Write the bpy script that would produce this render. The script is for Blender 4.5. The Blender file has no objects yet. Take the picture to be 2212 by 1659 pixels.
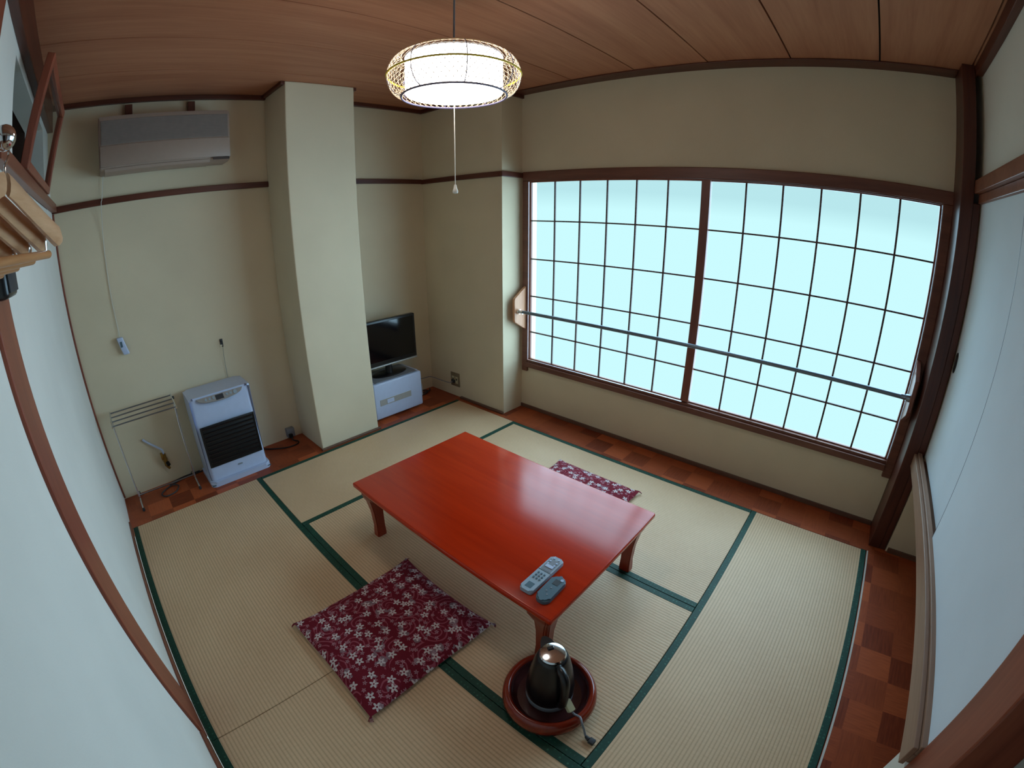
import bpy, bmesh, math, random
from mathutils import Vector, Matrix
random.seed(7)
SC = bpy.context.scene
COL = SC.collection
PI = math.pi

# ------------------------------------------------------------------ materials
def s2l(c):
    return tuple((v/12.92 if v <= .04045 else ((v+.055)/1.055)**2.4) for v in (x/255 for x in c)) + (1,)

class NT:
    def __init__(s, m):
        s.t = m.node_tree; s.n = s.t.nodes; s.l = s.t.links
    def add(s, typ, **kw):
        n = s.n.new(typ)
        for k, v in kw.items():
            if k == 'inp':
                for a, b in v.items():
                    n.inputs[a].default_value = b
            else:
                setattr(n, k, v)
        return n
    def link(s, a, b):
        s.l.new(a, b)
    def math(s, op, a, b=None, c=None):
        n = s.n.new('ShaderNodeMath'); n.operation = op
        for i, v in enumerate((a, b, c)):
            if v is None: continue
            if isinstance(v, (int, float)): n.inputs[i].default_value = v
            else: s.l.new(v, n.inputs[i])
        return n.outputs[0]
    def ramp(s, fac, stops):
        n = s.n.new('ShaderNodeValToRGB'); e = n.color_ramp.elements
        while len(e) < len(stops): e.new(.5)
        for i, (p, c) in enumerate(stops):
            e[i].position = p; e[i].color = c
        s.l.new(fac, n.inputs[0]); return n.outputs[0]
    def mix(s, fac, a, b):
        n = s.n.new('ShaderNodeMix'); n.data_type = 'RGBA'
        for sock, v in ((n.inputs[0], fac), (n.inputs[6], a), (n.inputs[7], b)):
            if isinstance(v, (int, float, tuple)): sock.default_value = v
            else: s.l.new(v, sock)
        return n.outputs[2]

def newmat(name, rough=.5, spec=.5, metal=0.):
    m = bpy.data.materials.new(name); m.use_nodes = True
    nt = NT(m); b = nt.n['Principled BSDF']
    b.inputs['Roughness'].default_value = rough
    b.inputs['Specular IOR Level'].default_value = spec
    b.inputs['Metallic'].default_value = metal
    return m, nt, b

def bump(nt, b, h, dist, strength=1.):
    n = nt.add('ShaderNodeBump', inp={'Distance': dist, 'Strength': strength})
    nt.link(h, n.inputs['Height']); nt.link(n.outputs[0], b.inputs['Normal'])

def plain(name, rgb, rough=.5, spec=.5, metal=0., var=.06, scale=30):
    """one colour with a little procedural unevenness"""
    m, nt, b = newmat(name, rough, spec, metal)
    tc = nt.add('ShaderNodeTexCoord')
    no = nt.add('ShaderNodeTexNoise', inp={'Scale': scale, 'Detail': 3.})
    nt.link(tc.outputs['Object'], no.inputs['Vector'])
    c = s2l(rgb)
    lo = tuple(x*(1-var) for x in c[:3]) + (1,); hi = tuple(min(1, x*(1+var)) for x in c[:3]) + (1,)
    nt.link(nt.ramp(no.outputs[0], [(.3, lo), (.7, hi)]), b.inputs['Base Color'])
    return m

def plaster(name, rgb, grain=.0012):
    m, nt, b = newmat(name, .92, .15)
    tc = nt.add('ShaderNodeTexCoord')
    no = nt.add('ShaderNodeTexNoise', inp={'Scale': 2.2, 'Detail': 4.})
    fi = nt.add('ShaderNodeTexNoise', inp={'Scale': 260., 'Detail': 3.})
    nt.link(tc.outputs['Object'], no.inputs['Vector']); nt.link(tc.outputs['Object'], fi.inputs['Vector'])
    c = s2l(rgb)
    lo = tuple(x*.95 for x in c[:3]) + (1,); hi = tuple(min(1, x*1.04) for x in c[:3]) + (1,)
    nt.link(nt.ramp(no.outputs[0], [(.3, lo), (.7, hi)]), b.inputs['Base Color'])
    bump(nt, b, fi.outputs[0], grain, .5)
    return m

def wood(name, dark, light, rough=.4, axis='x', scale=1., spec=.4, rings=18.):
    m, nt, b = newmat(name, rough, spec)
    tc = nt.add('ShaderNodeTexCoord')
    mp = nt.add('ShaderNodeMapping')
    st = {'x': (.6, 9, 9), 'y': (9, .6, 9), 'z': (9, 9, .6)}[axis]
    mp.inputs['Scale'].default_value = tuple(v*scale for v in st)
    nt.link(tc.outputs['Object'], mp.inputs['Vector'])
    n1 = nt.add('ShaderNodeTexNoise', inp={'Scale': 1.6, 'Detail': 6., 'Distortion': .6})
    n2 = nt.add('ShaderNodeTexNoise', inp={'Scale': 9., 'Detail': 4., 'Distortion': .2})
    nt.link(mp.outputs[0], n1.inputs['Vector']); nt.link(mp.outputs[0], n2.inputs['Vector'])
    g = nt.math('ADD', nt.math('MULTIPLY', n1.outputs[0], .65), nt.math('MULTIPLY', n2.outputs[0], .35))
    nt.link(nt.ramp(g, [(.33, s2l(dark)), (.67, s2l(light))]), b.inputs['Base Color'])
    bump(nt, b, n2.outputs[0], .0006, .25)
    return m

def emit(name, rgb, strength):
    m = bpy.data.materials.new(name); m.use_nodes = True
    nt = NT(m); nt.n.clear()
    e = nt.add('ShaderNodeEmission', inp={'Color': tuple(rgb) + (1,), 'Strength': strength})
    o = nt.add('ShaderNodeOutputMaterial'); nt.link(e.outputs[0], o.inputs[0])
    return m

def tatami_mat(name, ribaxis):
    m, nt, b = newmat(name, .5, .42)
    tc = nt.add('ShaderNodeTexCoord'); sp = nt.add('ShaderNodeSeparateXYZ')
    nt.link(tc.outputs['Object'], sp.inputs[0])
    across = sp.outputs[1] if ribaxis == 'x' else sp.outputs[0]
    along = sp.outputs[0] if ribaxis == 'x' else sp.outputs[1]
    ph = nt.math('MULTIPLY', across, 2*PI/.0145)
    rib = nt.math('POWER', nt.math('ABSOLUTE', nt.math('SINE', nt.math('MULTIPLY', ph, .5))), .6)
    mp = nt.add('ShaderNodeMapping')
    mp.inputs['Scale'].default_value = (400, 25, 1) if ribaxis == 'x' else (25, 400, 1)
    nt.link(tc.outputs['Object'], mp.inputs['Vector'])
    fib = nt.add('ShaderNodeTexNoise', inp={'Scale': 1., 'Detail': 2.})
    nt.link(mp.outputs[0], fib.inputs['Vector'])
    big = nt.add('ShaderNodeTexNoise', inp={'Scale': 2.4, 'Detail': 4.})
    nt.link(tc.outputs['Object'], big.inputs['Vector'])
    base = nt.ramp(nt.math('ADD', nt.math('MULTIPLY', fib.outputs[0], .5), nt.math('MULTIPLY', big.outputs[0], .5)),
                   [(.3, s2l((204, 170, 132))), (.7, s2l((226, 194, 156)))])
    col = nt.mix(nt.math('MULTIPLY', nt.math('SUBTRACT', 1., rib), .55), base, s2l((146, 114, 82)))
    nt.link(col, b.inputs['Base Color'])
    h = nt.math('ADD', rib, nt.math('MULTIPLY', fib.outputs[0], .35))
    bump(nt, b, h, .0011, .55)
    return m

def heri_mat(name):
    """green brocade edging with a small woven motif"""
    m, nt, b = newmat(name, .6, .4)
    tc = nt.add('ShaderNodeTexCoord')
    vo = nt.add('ShaderNodeTexVoronoi', inp={'Scale': 62., 'Randomness': .15})
    nt.link(tc.outputs['Object'], vo.inputs['Vector'])
    nt.link(nt.ramp(vo.outputs['Distance'], [(.22, s2l((58, 128, 100))), (.45, s2l((12, 62, 48)))]), b.inputs['Base Color'])
    return m

def parquet_mat(name):
    m, nt, b = newmat(name, .42, .4)
    tc = nt.add('ShaderNodeTexCoord'); sp = nt.add('ShaderNodeSeparateXYZ')
    nt.link(tc.outputs['Object'], sp.inputs[0])
    fx = nt.math('FLOOR', nt.math('DIVIDE', nt.math('ADD', sp.outputs[0], .02), .1495))
    fy = nt.math('FLOOR', nt.math('DIVIDE', nt.math('ADD', sp.outputs[1], -.05), .1495))
    cb = nt.add('ShaderNodeCombineXYZ'); nt.link(fx, cb.inputs[0]); nt.link(fy, cb.inputs[1])
    wn = nt.add('ShaderNodeTexWhiteNoise', noise_dimensions='2D'); nt.link(cb.outputs[0], wn.inputs['Vector'])
    par = nt.math('MODULO', nt.math('ABSOLUTE', nt.math('ADD', fx, fy)), 2.)
    mp1 = nt.add('ShaderNodeMapping'); mp1.inputs['Scale'].default_value = (12, 130, 1)
    mp2 = nt.add('ShaderNodeMapping'); mp2.inputs['Scale'].default_value = (130, 12, 1)
    nt.link(tc.outputs['Object'], mp1.inputs[0]); nt.link(tc.outputs['Object'], mp2.inputs[0])
    a = nt.add('ShaderNodeTexNoise', inp={'Scale': 1., 'Detail': 3.}); nt.link(mp1.outputs[0], a.inputs['Vector'])
    c = nt.add('ShaderNodeTexNoise', inp={'Scale': 1., 'Detail': 3.}); nt.link(mp2.outputs[0], c.inputs['Vector'])
    g = nt.math('ADD', nt.math('MULTIPLY', a.outputs[0], nt.math('SUBTRACT', 1., par)), nt.math('MULTIPLY', c.outputs[0], par))
    f = nt.math('ADD', nt.math('MULTIPLY', g, .42),
                nt.math('ADD', nt.math('MULTIPLY', wn.outputs[0], .34), nt.math('MULTIPLY', par, .16)))
    nt.link(nt.ramp(f, [(.2, s2l((112, 42, 18))), (.75, s2l((184, 90, 48)))]), b.inputs['Base Color'])
    return m

def zabuton_mat(name):
    """crimson cloth printed with sprays of small pale blossoms"""
    m, nt, b = newmat(name, .85, .2)
    tc = nt.add('ShaderNodeTexCoord')
    def vor(scale, rnd, off):
        mp = nt.add('ShaderNodeMapping'); mp.inputs['Location'].default_value = off
        mp.inputs['Scale'].default_value = (scale, scale, 0)
        nt.link(tc.outputs['Object'], mp.inputs[0])
        v = nt.add('ShaderNodeTexVoronoi', voronoi_dimensions='2D', inp={'Scale': 1., 'Randomness': rnd})
        nt.link(mp.outputs[0], v.inputs['Vector'])
        sb = nt.add('ShaderNodeVectorMath', operation='SUBTRACT')
        nt.link(mp.outputs[0], sb.inputs[0]); nt.link(v.outputs['Position'], sb.inputs[1])
        s = nt.add('ShaderNodeSeparateXYZ'); nt.link(sb.outputs[0], s.inputs[0])
        return v.outputs['Distance'], nt.math('ARCTAN2', s.outputs[1], s.outputs[0]), s, v.outputs['Color']
    def flower(scale, rnd, off, R):
        d, ang, s, c = vor(scale, rnd, off)
        sc = nt.add('ShaderNodeSeparateColor'); nt.link(c, sc.inputs[0])
        ph = nt.math('ADD', nt.math('MULTIPLY', ang, 5.), nt.math('MULTIPLY', sc.outputs[0], 6.))
        edge = nt.math('MULTIPLY', nt.math('ADD', nt.math('MULTIPLY', nt.math('COSINE', ph), .3), .7), R)
        f = nt.math('LESS_THAN', d, edge)
        ctr = nt.math('LESS_THAN', d, R*.2)
        return nt.math('SUBTRACT', f, ctr), d
    f1, d1 = flower(17., .75, (0, 0, 0), .30)
    f2, d2 = flower(29., .9, (3.3, 1.7, 0), .27)
    # curling fronds: distorted rings round each spray
    nz = nt.add('ShaderNodeTexNoise', inp={'Scale': 13., 'Detail': 2.}); nt.link(tc.outputs['Object'], nz.inputs['Vector'])
    d3, a3, s3, c3 = vor(9.5, .8, (1.1, .4, 0))
    ring = nt.math('SINE', nt.math('ADD', nt.math('MULTIPLY', d3, 34.), nt.math('ADD', nt.math('MULTIPLY', a3, 3.), nt.math('MULTIPLY', nz.outputs[0], 9.))))
    frond = nt.math('MULTIPLY', nt.math('GREATER_THAN', ring, .62), nt.math('GREATER_THAN', nz.outputs[0], .47))
    lv = nt.add('ShaderNodeTexNoise', inp={'Scale': 24., 'Detail': 1.}); nt.link(tc.outputs['Object'], lv.inputs['Vector'])
    leaf = nt.math('MULTIPLY', nt.math('GREATER_THAN', lv.outputs[0], .6), nt.math('LESS_THAN', d1, .42))
    col = nt.mix(nt.math('MULTIPLY', frond, .55), s2l((112, 24, 40)), s2l((178, 96, 112)))
    col = nt.mix(nt.math('MULTIPLY', leaf, .65), col, s2l((140, 128, 136)))
    col = nt.mix(nt.math('MULTIPLY', f2, .6), col, s2l((188, 152, 162)))
    col = nt.mix(nt.math('MULTIPLY', f1, .9), col, s2l((214, 204, 204)))
    nt.link(col, b.inputs['Base Color'])
    we = nt.add('ShaderNodeTexNoise', inp={'Scale': 500.}); nt.link(tc.outputs['Object'], we.inputs['Vector'])
    bump(nt, b, we.outputs[0], .0006, .4)
    return m

M = {}
M['plaster'] = plaster('cream plaster', (214, 199, 170))
M['white_wall'] = plaster('white wall', (216, 213, 204), .0006)
M['fusuma'] = plaster('white fusuma paper', (214, 224, 234), .0004)
M['ceil'] = wood('ceiling board', (160, 100, 72), (184, 126, 94), .55, 'x', .8, .25)
M['beam'] = wood('dark stained timber', (66, 30, 20), (98, 48, 32), .4, 'y', 1.)
M['beam_x'] = wood('dark stained timber along', (70, 32, 20), (98, 50, 34), .4, 'x', 1.)
M['beam_z'] = wood('dark stained timber upright', (66, 32, 24), (96, 52, 38), .4, 'z', 1.)
M['frame'] = wood('window frame timber', (96, 56, 44), (126, 80, 62), .4, 'y', 1.)
M['frame_z'] = wood('window frame timber upright', (104, 56, 42), (136, 80, 60), .4, 'z', 1.)
M['red_post'] = wood('red brown timber', (116, 56, 40), (148, 80, 58), .38, 'z', 1.)
M['red_rail'] = wood('red brown timber lying', (112, 62, 44), (140, 86, 64), .38, 'y', 1.)
M['sill'] = wood('sill timber', (132, 100, 82), (160, 126, 104), .4, 'x', 1.)
M['kumiko'] = wood('lattice timber', (64, 46, 44), (84, 62, 56), .5, 'z', 1.)
M['light_wood'] = wood('pale timber', (176, 120, 86), (204, 150, 112), .42, 'z', 2.)
M['parquet'] = parquet_mat('parquet board')
M['tatami_x'] = tatami_mat('tatami rush ribbed along x', 'x')
M['tatami_y'] = tatami_mat('tatami rush ribbed along y', 'y')
M['heri'] = heri_mat('green brocade edging')
M['zabuton'] = zabuton_mat('crimson blossom cloth')
M['table'] = wood('red lacquered table wood', (168, 36, 6), (196, 48, 10), .2, 'y', .7, .42)
M['table_leg'] = wood('red lacquered leg wood', (128, 40, 20), (156, 54, 28), .28, 'z', 1., .5)
M['lacquer'] = wood('red brown lacquer', (110, 30, 16), (140, 44, 22), .14, 'x', 1., .55)
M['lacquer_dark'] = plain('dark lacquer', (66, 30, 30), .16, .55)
M['white_plastic'] = plain('white plastic', (184, 196, 222), .32, .5, 0, .02)
M['ac_white'] = plain('aged white plastic', (156, 136, 122), .4, .4, 0, .02)
M['ac_grille'] = plain('grey brown grille', (126, 114, 106), .5, .3, 0, .05)
M['cream_plastic'] = plain('cream plastic', (196, 186, 150), .4, .4, 0, .03)
M['black'] = plain('black plastic', (16, 17, 20), .3, .5, 0, .1)
M['black_matte'] = plain('matt black', (12, 12, 13), .55, .4, 0, .1)
M['screen'] = plain('black screen glass', (7, 9, 12), .08, .5, 0, .02)
M['chrome'] = plain('polished chrome', (214, 216, 220), .12, .5, 1., .02)
M['steel'] = plain('brushed steel', (150, 160, 172), .28, .5, 1., .05)
M['rod'] = plain('blue grey metal', (112, 124, 134), .32, .5, .6, .04)
M['grey'] = plain('grey plastic', (126, 130, 138), .4, .4, 0, .04)
M['dark_grey'] = plain('dark grey rubber', (52, 54, 58), .55, .4, 0, .05)
M['blue_grey'] = plain('blue grey remote plastic', (150, 166, 178), .38, .4, 0, .04)
M['teal_grey'] = plain('teal grey remote plastic', (76, 100, 112), .4, .4, 0, .04)
M['silver'] = plain('silver plastic', (166, 164, 160), .35, .5, .3, .04)
M['brass'] = plain('brass', (150, 116, 56), .3, .5, .8, .08)
M['gold_plate'] = plain('bronze socket plate', (138, 122, 98), .4, .4, .3, .05)
M['white_cord'] = plain('white cord', (206, 202, 192), .5, .4, 0, .03)
M['hanger'] = wood('varnished hanger wood', (190, 140, 100), (222, 178, 138), .3, 'y', 2., .5)
M['hanger_dark'] = wood('amber hanger wood', (170, 112, 66), (200, 142, 92), .3, 'y', 2., .5)
M['weave'] = plain('clear nylon weave', (214, 190, 160), .3, .5, 0, .05)
M['yellow'] = plain('yellow hoop', (206, 180, 40), .4, .4, 0, .05)
M['hoop'] = plain('grey violet hoop', (96, 92, 120), .4, .4, 0, .05)
M['hall_shade'] = plain('hall wall in painted shade', (60, 44, 36), .9, .1, 0, .05)  # darkness of the unlit hall and transom recess put into the colour
M['glass'] = plain('milky pane', (150, 150, 140), .25, .5, 0, .02)
def pane_mat():
    m = bpy.data.materials.new('clear pane'); m.use_nodes = True
    nt = NT(m); nt.n.clear()
    t = nt.add('ShaderNodeBsdfTransparent', inp={'Color': (.9, .92, .92, 1)})
    g = nt.add('ShaderNodeBsdfGlossy', inp={'Roughness': .08})
    x = nt.add('ShaderNodeMixShader', inp={0: .12})
    nt.link(t.outputs[0], x.inputs[1]); nt.link(g.outputs[0], x.inputs[2])
    o = nt.add('ShaderNodeOutputMaterial'); nt.link(x.outputs[0], o.inputs[0])
    return m
M['pane'] = pane_mat()
M['seam'] = plain('dark seam', (46, 30, 24), .8, .2, 0, .05)
M['edge'] = plain('blue grey shadow gap edge', (78, 88, 112), .5, .3, 0, .05)  # door edging darkened to paint the shadow gap where the doors overlap
M['skirt'] = wood('dark skirting', (88, 62, 50), (116, 84, 66), .45, 'y', 1.)
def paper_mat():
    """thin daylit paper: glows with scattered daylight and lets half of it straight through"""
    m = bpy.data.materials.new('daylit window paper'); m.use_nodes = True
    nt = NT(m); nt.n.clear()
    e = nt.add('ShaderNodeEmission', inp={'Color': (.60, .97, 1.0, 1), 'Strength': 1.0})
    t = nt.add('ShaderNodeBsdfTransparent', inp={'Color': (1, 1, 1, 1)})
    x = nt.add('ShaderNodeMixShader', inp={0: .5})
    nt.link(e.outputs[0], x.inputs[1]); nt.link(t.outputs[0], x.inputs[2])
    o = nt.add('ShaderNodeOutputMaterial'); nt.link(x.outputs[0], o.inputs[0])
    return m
M['paper'] = paper_mat()
M['lamp'] = emit('lit lamp diffuser', (1.0, .95, .88), 9.5)

# ------------------------------------------------------------------ mesh helpers
def nb(): return bmesh.new()
def box(bm, a, b, bev=0., seg=2, mi=0):
    lo = Vector([min(x, y) for x, y in zip(a, b)]); hi = Vector([max(x, y) for x, y in zip(a, b)])
    r = bmesh.ops.create_cube(bm, size=1.)
    vs = r['verts']; d = hi-lo; c = (hi+lo)/2
    for v in vs: v.co = Vector((v.co.x*d.x, v.co.y*d.y, v.co.z*d.z))+c
    fs = list({f for v in vs for f in v.link_faces})
    for f in fs: f.material_index = mi
    if bev > 0:
        bev = min(bev, min(d)*.49)
        es = list({e for v in vs for e in v.link_edges})
        r = bmesh.ops.bevel(bm, geom=es, offset=bev, segments=seg, profile=.5, affect='EDGES')
        for f in r['faces']: f.material_index = mi
    return vs
def cyl(bm, p, q, r, r2=None, n=20, mi=0):
    p = Vector(p); q = Vector(q); d = q-p
    r2 = r if r2 is None else r2
    rot = d.to_track_quat('Z', 'Y').to_matrix().to_4x4()
    res = bmesh.ops.create_cone(bm, cap_ends=True, segments=n, radius1=r, radius2=r2, depth=d.length,
                                matrix=Matrix.Translation((p+q)/2) @ rot)
    for v in res['verts']:
        for f in v.link_faces: f.material_index = mi
def sphere(bm, c, r, sc=(1, 1, 1), n=20):
    res = bmesh.ops.create_uvsphere(bm, u_segments=n, v_segments=n//2, radius=r)
    for v in res['verts']: v.co = Vector((v.co.x*sc[0], v.co.y*sc[1], v.co.z*sc[2]))+Vector(c)
def lathe(bm, prof, n=48, c=(0, 0, 0), closed=False):
    rings = []
    for r, z in prof:
        if r < 1e-6: rings.append([bm.verts.new((c[0], c[1], c[2]+z))])
        else: rings.append([bm.verts.new((c[0]+r*math.cos(2*PI*i/n), c[1]+r*math.sin(2*PI*i/n), c[2]+z)) for i in range(n)])
    pairs = list(zip(rings, rings[1:]))
    if closed: pairs.append((rings[-1], rings[0]))
    for A, B in pairs:
        for i in range(n):
            j = (i+1) % n
            a = [A[0]] if len(A) == 1 else [A[i], A[j]]
            b = [B[0]] if len(B) == 1 else [B[j], B[i]]
            if len(a)+len(b) >= 3:
                try: bm.faces.new(a+b)
                except ValueError: pass
def tube(bm, pts, r, n=8, closed=False):
    pts = [Vector(p) for p in pts]; N = len(pts); rings = []
    prev = None
    for i, p in enumerate(pts):
        if closed: t = pts[(i+1) % N]-pts[i-1]
        else: t = pts[min(i+1, N-1)]-pts[max(i-1, 0)]
        t.normalize()
        if prev is None:
            u = t.orthogonal().normalized()
        else:
            u = (prev-t*prev.dot(t))
            u = u.normalized() if u.length > 1e-6 else t.orthogonal().normalized()
        prev = u; w = t.cross(u)
        rr = r[i] if isinstance(r, (list, tuple)) else r
        rings.append([bm.verts.new(p+(u*math.cos(2*PI*k/n)+w*math.sin(2*PI*k/n))*rr) for k in range(n)])
    rng = range(N if closed else N-1)
    for i in rng:
        A, B = rings[i], rings[(i+1) % N]
        for k in range(n):
            bm.faces.new((A[k], A[(k+1) % n], B[(k+1) % n], B[k]))
    if not closed:
        bm.faces.new(rings[0][::-1]); bm.faces.new(rings[-1])
def spline(pts, n=8):
    """Catmull-Rom through pts"""
    P = [Vector(p) for p in pts]; P = [P[0]*2-P[1]]+P+[P[-1]*2-P[-2]]; out = []
    for i in range(1, len(P)-2):
        a, b, c, d = P[i-1:i+3]
        for k in range(n):
            t = k/n
            out.append(.5*((2*b)+(c-a)*t+(2*a-5*b+4*c-d)*t*t+(-a+3*b-3*c+d)*t**3))
    out.append(P[-2]); return out
def prism(bm, poly, axis, a, b):
    """poly of 2-D points extruded along axis from a to b"""
    def mk(u, v, w):
        return {'x': (w, u, v), 'y': (u, w, v), 'z': (u, v, w)}[axis]
    A = [bm.verts.new(mk(u, v, a)) for u, v in poly]; B = [bm.verts.new(mk(u, v, b)) for u, v in poly]
    n = len(poly)
    bm.faces.new(A); bm.faces.new(B[::-1])
    for i in range(n): bm.faces.new((A[i], A[(i+1) % n], B[(i+1) % n], B[i]))

def obj(name, bm, mats, parent=None, smooth=False, loc=(0, 0, 0)):
    bmesh.ops.recalc_face_normals(bm, faces=bm.faces)
    me = bpy.data.meshes.new(name); bm.to_mesh(me); bm.free()
    if not isinstance(mats, (list, tuple)): mats = [mats]
    for m in mats: me.materials.append(M[m] if isinstance(m, str) else m)
    if smooth:
        me.polygons.foreach_set('use_smooth', [True]*len(me.polygons))
        try: me.set_sharp_from_angle(angle=math.radians(38))
        except Exception: pass
    o = bpy.data.objects.new(name, me); COL.objects.link(o); o.location = loc
    if parent is not None: o.parent = parent
    return o
def tag(o, label, cat, group=None):
    o['label'] = label; o['category'] = cat
    if group: o['group'] = group
    return o
def thing(name, label, cat, loc=(0, 0, 0), rz=0., group=None):
    o = bpy.data.objects.new(name, None); COL.objects.link(o)
    o.empty_display_size = .05; o.location = loc; o.rotation_euler = (0, 0, rz)
    return tag(o, label, cat, group)
def struct(name, bm, mats, parent=None, smooth=False, label=None):
    o = obj(name, bm, mats, parent, smooth)
    if parent is None:
        o['kind'] = 'structure'
    if label: o['label'] = label
    return o
def boxes(lst, bev=.003):
    bm = nb()
    for a, b in lst: box(bm, a, b, bev)
    return bm

# ------------------------------------------------------------------ room
XL, XR, YB, YF, ZC = -.011, 2.915, .406, -3.30, 2.434
def wy(y, k=1.0634): return -2.757+(y+2.757)*k
def wz(z, k=1.0634): return 1.54+(z-1.54)*k
XP, YP = 2.6956, -.50                      # stepped-forward part of the window wall
MX, B1, B2, B3 = 2.64, .683, 2.495, 3.19   # edges of the mat field

bm = nb()
box(bm, (XL, 0, -.06), (XR+.1, YB, 0))                      # strip along the back wall
box(bm, (MX+.001, -4.4, -.06), (XR+.1, -.0005, 0))          # strip along the window
box(bm, (-.3, -4.4, -.06), (MX, -B3-.002, 0))               # strip along the closet and beneath it
box(bm, (XL, -B3-.002, -.12), (MX, 0, -.0605))              # bed under the mats
struct('floor', bm, 'parquet')

wl = nb()
box(wl, (XL-.1, -1.00, 0), (XL, YB+.1, 1.82)); box(wl, (XL-.1, -1.4, 0), (XL, -1.00, ZC))
box(wl, (XL-.1, -1.00, 2.235), (XL, YB+.1, ZC)); box(wl, (XL-.1, .10, 1.82), (XL, YB+.1, 2.235))
box(wl, (XL-.1, -4.4, 0), (XL, -1.58, ZC))
struct('wall_left', wl, 'white_wall', label='pale wall on the left, with the dark transom opening above its rail')
struct('wall_back', boxes([((XL-.1, YB, -.02), (XR+.15, YB+.1, ZC))], 0), 'plaster', label='cream back wall behind the heater and television')
wr = nb()
box(wr, (XP, YP, -.02), (XR+.14, YB, ZC))
box(wr, (XR, wy(-.66), 0), (XR+.14, YP, ZC)); box(wr, (XR, wy(-3.17), 0), (XR+.14, wy(-.66), wz(.44)))
box(wr, (XR, wy(-3.17), wz(1.82)), (XR+.14, wy(-.66), ZC)); box(wr, (XR, -3.301, 0), (XR+.14, wy(-3.17), ZC))
box(wr, (2.697, -4.4, 0), (XR+.14, -3.302, ZC))
struct('wall_right', wr, 'plaster', label='cream window wall with a stepped-forward part at its far end')
wf = nb()
box(wf, (1.03, YF-.08, 1.90), (2.697, YF, ZC)); box(wf, (.0, YF-.08, 1.98), (1.03, YF, ZC))
struct('wall_front', wf, 'white_wall', label='pale wall above the sliding closet doors')
struct('wall_under_closet', boxes([((1.03, YF-.03, 0), (1.15, YF, .45)), ((1.0, -4.4, 0), (1.03, YF-.1, 2.3)), ((1.03, -4.4, 0), (2.7, -4.3, 2.3)), ((1.03, -4.3, .49), (2.69, -3.40, .53))], 0), 'white_wall',
       label='pale short wall panel beneath the closet rail')
struct('wall_hall', boxes([((-.3, -4.5, 0), (1.0, -4.4, 2.3)), ((-.3, -4.4, 0), (-.12, -3.3, 2.3)), ((-.3, -4.4, 2.1), (1.0, -3.39, 2.2))], 0), 'hall_shade')

# ceiling boards
bm = nb()
ys = [YB]+[-2.805+.449*k for k in range(6, -4, -1) if -4.4 < -2.805+.449*k < YB-.05]+[-4.4]
for a, b in zip(ys, ys[1:]): box(bm, (-.1, b+.004, ZC), (XR+.1, a-.004, ZC+.03))
box(bm, (-.1, -4.4, ZC+.0301), (XR+.1, YB, ZC+.06), mi=1)
struct('ceiling', bm, ['ceil', 'seam'])

# the square pillar on the back wall
struct('pillar', boxes([((1.372, .031, 0), (1.852, YB-.0005, ZC-.0005))], .006), 'plaster', label='cream square pillar standing out from the back wall')

# trims: ceiling edges, wall rails, skirting
T = 0
def trim(lst, mat, label=None, bev=.003):
    global T; T += 1
    return struct('trim_%d' % T, boxes(lst, bev), mat, label=label)
trim([((XL, YB-.03, ZC-.03), (1.371, YB-.0005, ZC-.0005)), ((1.853, YB-.03, ZC-.03), (XP-.001, YB-.0005, ZC-.0005)),
      ], 'beam_x', 'dark timber edging where ceiling meets back wall')
trim([((1.345, .032, ZC-.022), (1.3715, YB-.031, ZC-.001)), ((1.8525, .032, ZC-.022), (1.872, YB-.031, ZC-.001))], 'beam', 'dark timber edging on the pillar sides at the ceiling')
trim([((XP-.03, YP-.02, ZC-.032), (XP-.0005, YB-.031, ZC-.0005)), ((XR-.12, -3.198, ZC-.008), (XR-.0005, YP-.021, ZC-.0005)), ((XP-.03, YP-.021, ZC-.032), (XR-.0005, YP-.0005, ZC-.0005))], 'beam', 'dark timber edging where ceiling meets window wall')
trim([((XL, -3.3, 2.275), (XL+.035, YB-.031, ZC-.0005))], 'beam', 'dark timber beam along the left wall at the ceiling')
trim([((XL+.036, YF, ZC-.05), (2.697, YF+.035, ZC-.0005))], 'beam_x', 'dark timber edging where ceiling meets the closet wall')
trim([((XL, YB-.022, 1.815), (1.3715, YB-.0005, 1.852)), ((1.8525, YB-.022, 1.815), (XP-.023, YB-.0005, 1.852))], 'beam_x', 'dark picture rail along the back wall')
trim([((XP-.022, YP-.0005, 1.813), (XP-.0005, YB-.0005, 1.850)), ((XP-.022, YP-.022, 1.813), (XR-.001, YP-.0006, 1.850))], 'beam', 'dark picture rail along the stepped part of the window wall')
trim([((XL, -1.39, 1.822), (XL+.032, YB-.023, 1.868)), ((XL, -3.3, 1.822), (XL+.032, -1.585, 1.868))], 'red_rail', 'brown rail along the left wall')
trim([((XL, YB-.012, .01), (XL+.012, YB-.0005, 1.814))], 'red_post', 'thin brown corner strip in the far left corner')
trim([((XL, -1.39, .0005), (XL+.01, .0, .05)), ((XL, -3.2, .0005), (XL+.01, -1.585, .062))], 'red_rail', 'brown skirting at the foot of the left wall')
trim([((1.36, .012, .0), (1.866, .030, .014))], 'skirt', 'brown strip at the foot of the pillar')
trim([((XP-.024, YP-.004, .0), (XP-.0005, .0, .016))], 'skirt', 'dark strip at the foot of the stepped wall')
trim([((XR-.01, -3.198, .0), (XR-.0005, -.502, .03))], 'skirt', 'dark skirting beneath the window')
trim([((2.685, -4.2, 0), (2.6965, -3.31, .03))], 'skirt', 'dark skirting in the space beneath the closet')
trim([((MX-1.6, -B3-.012, .0), (MX, -B3-.0035, .0012))], 'white_cord', 'pale strip between mat edge and parquet', 0)
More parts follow.
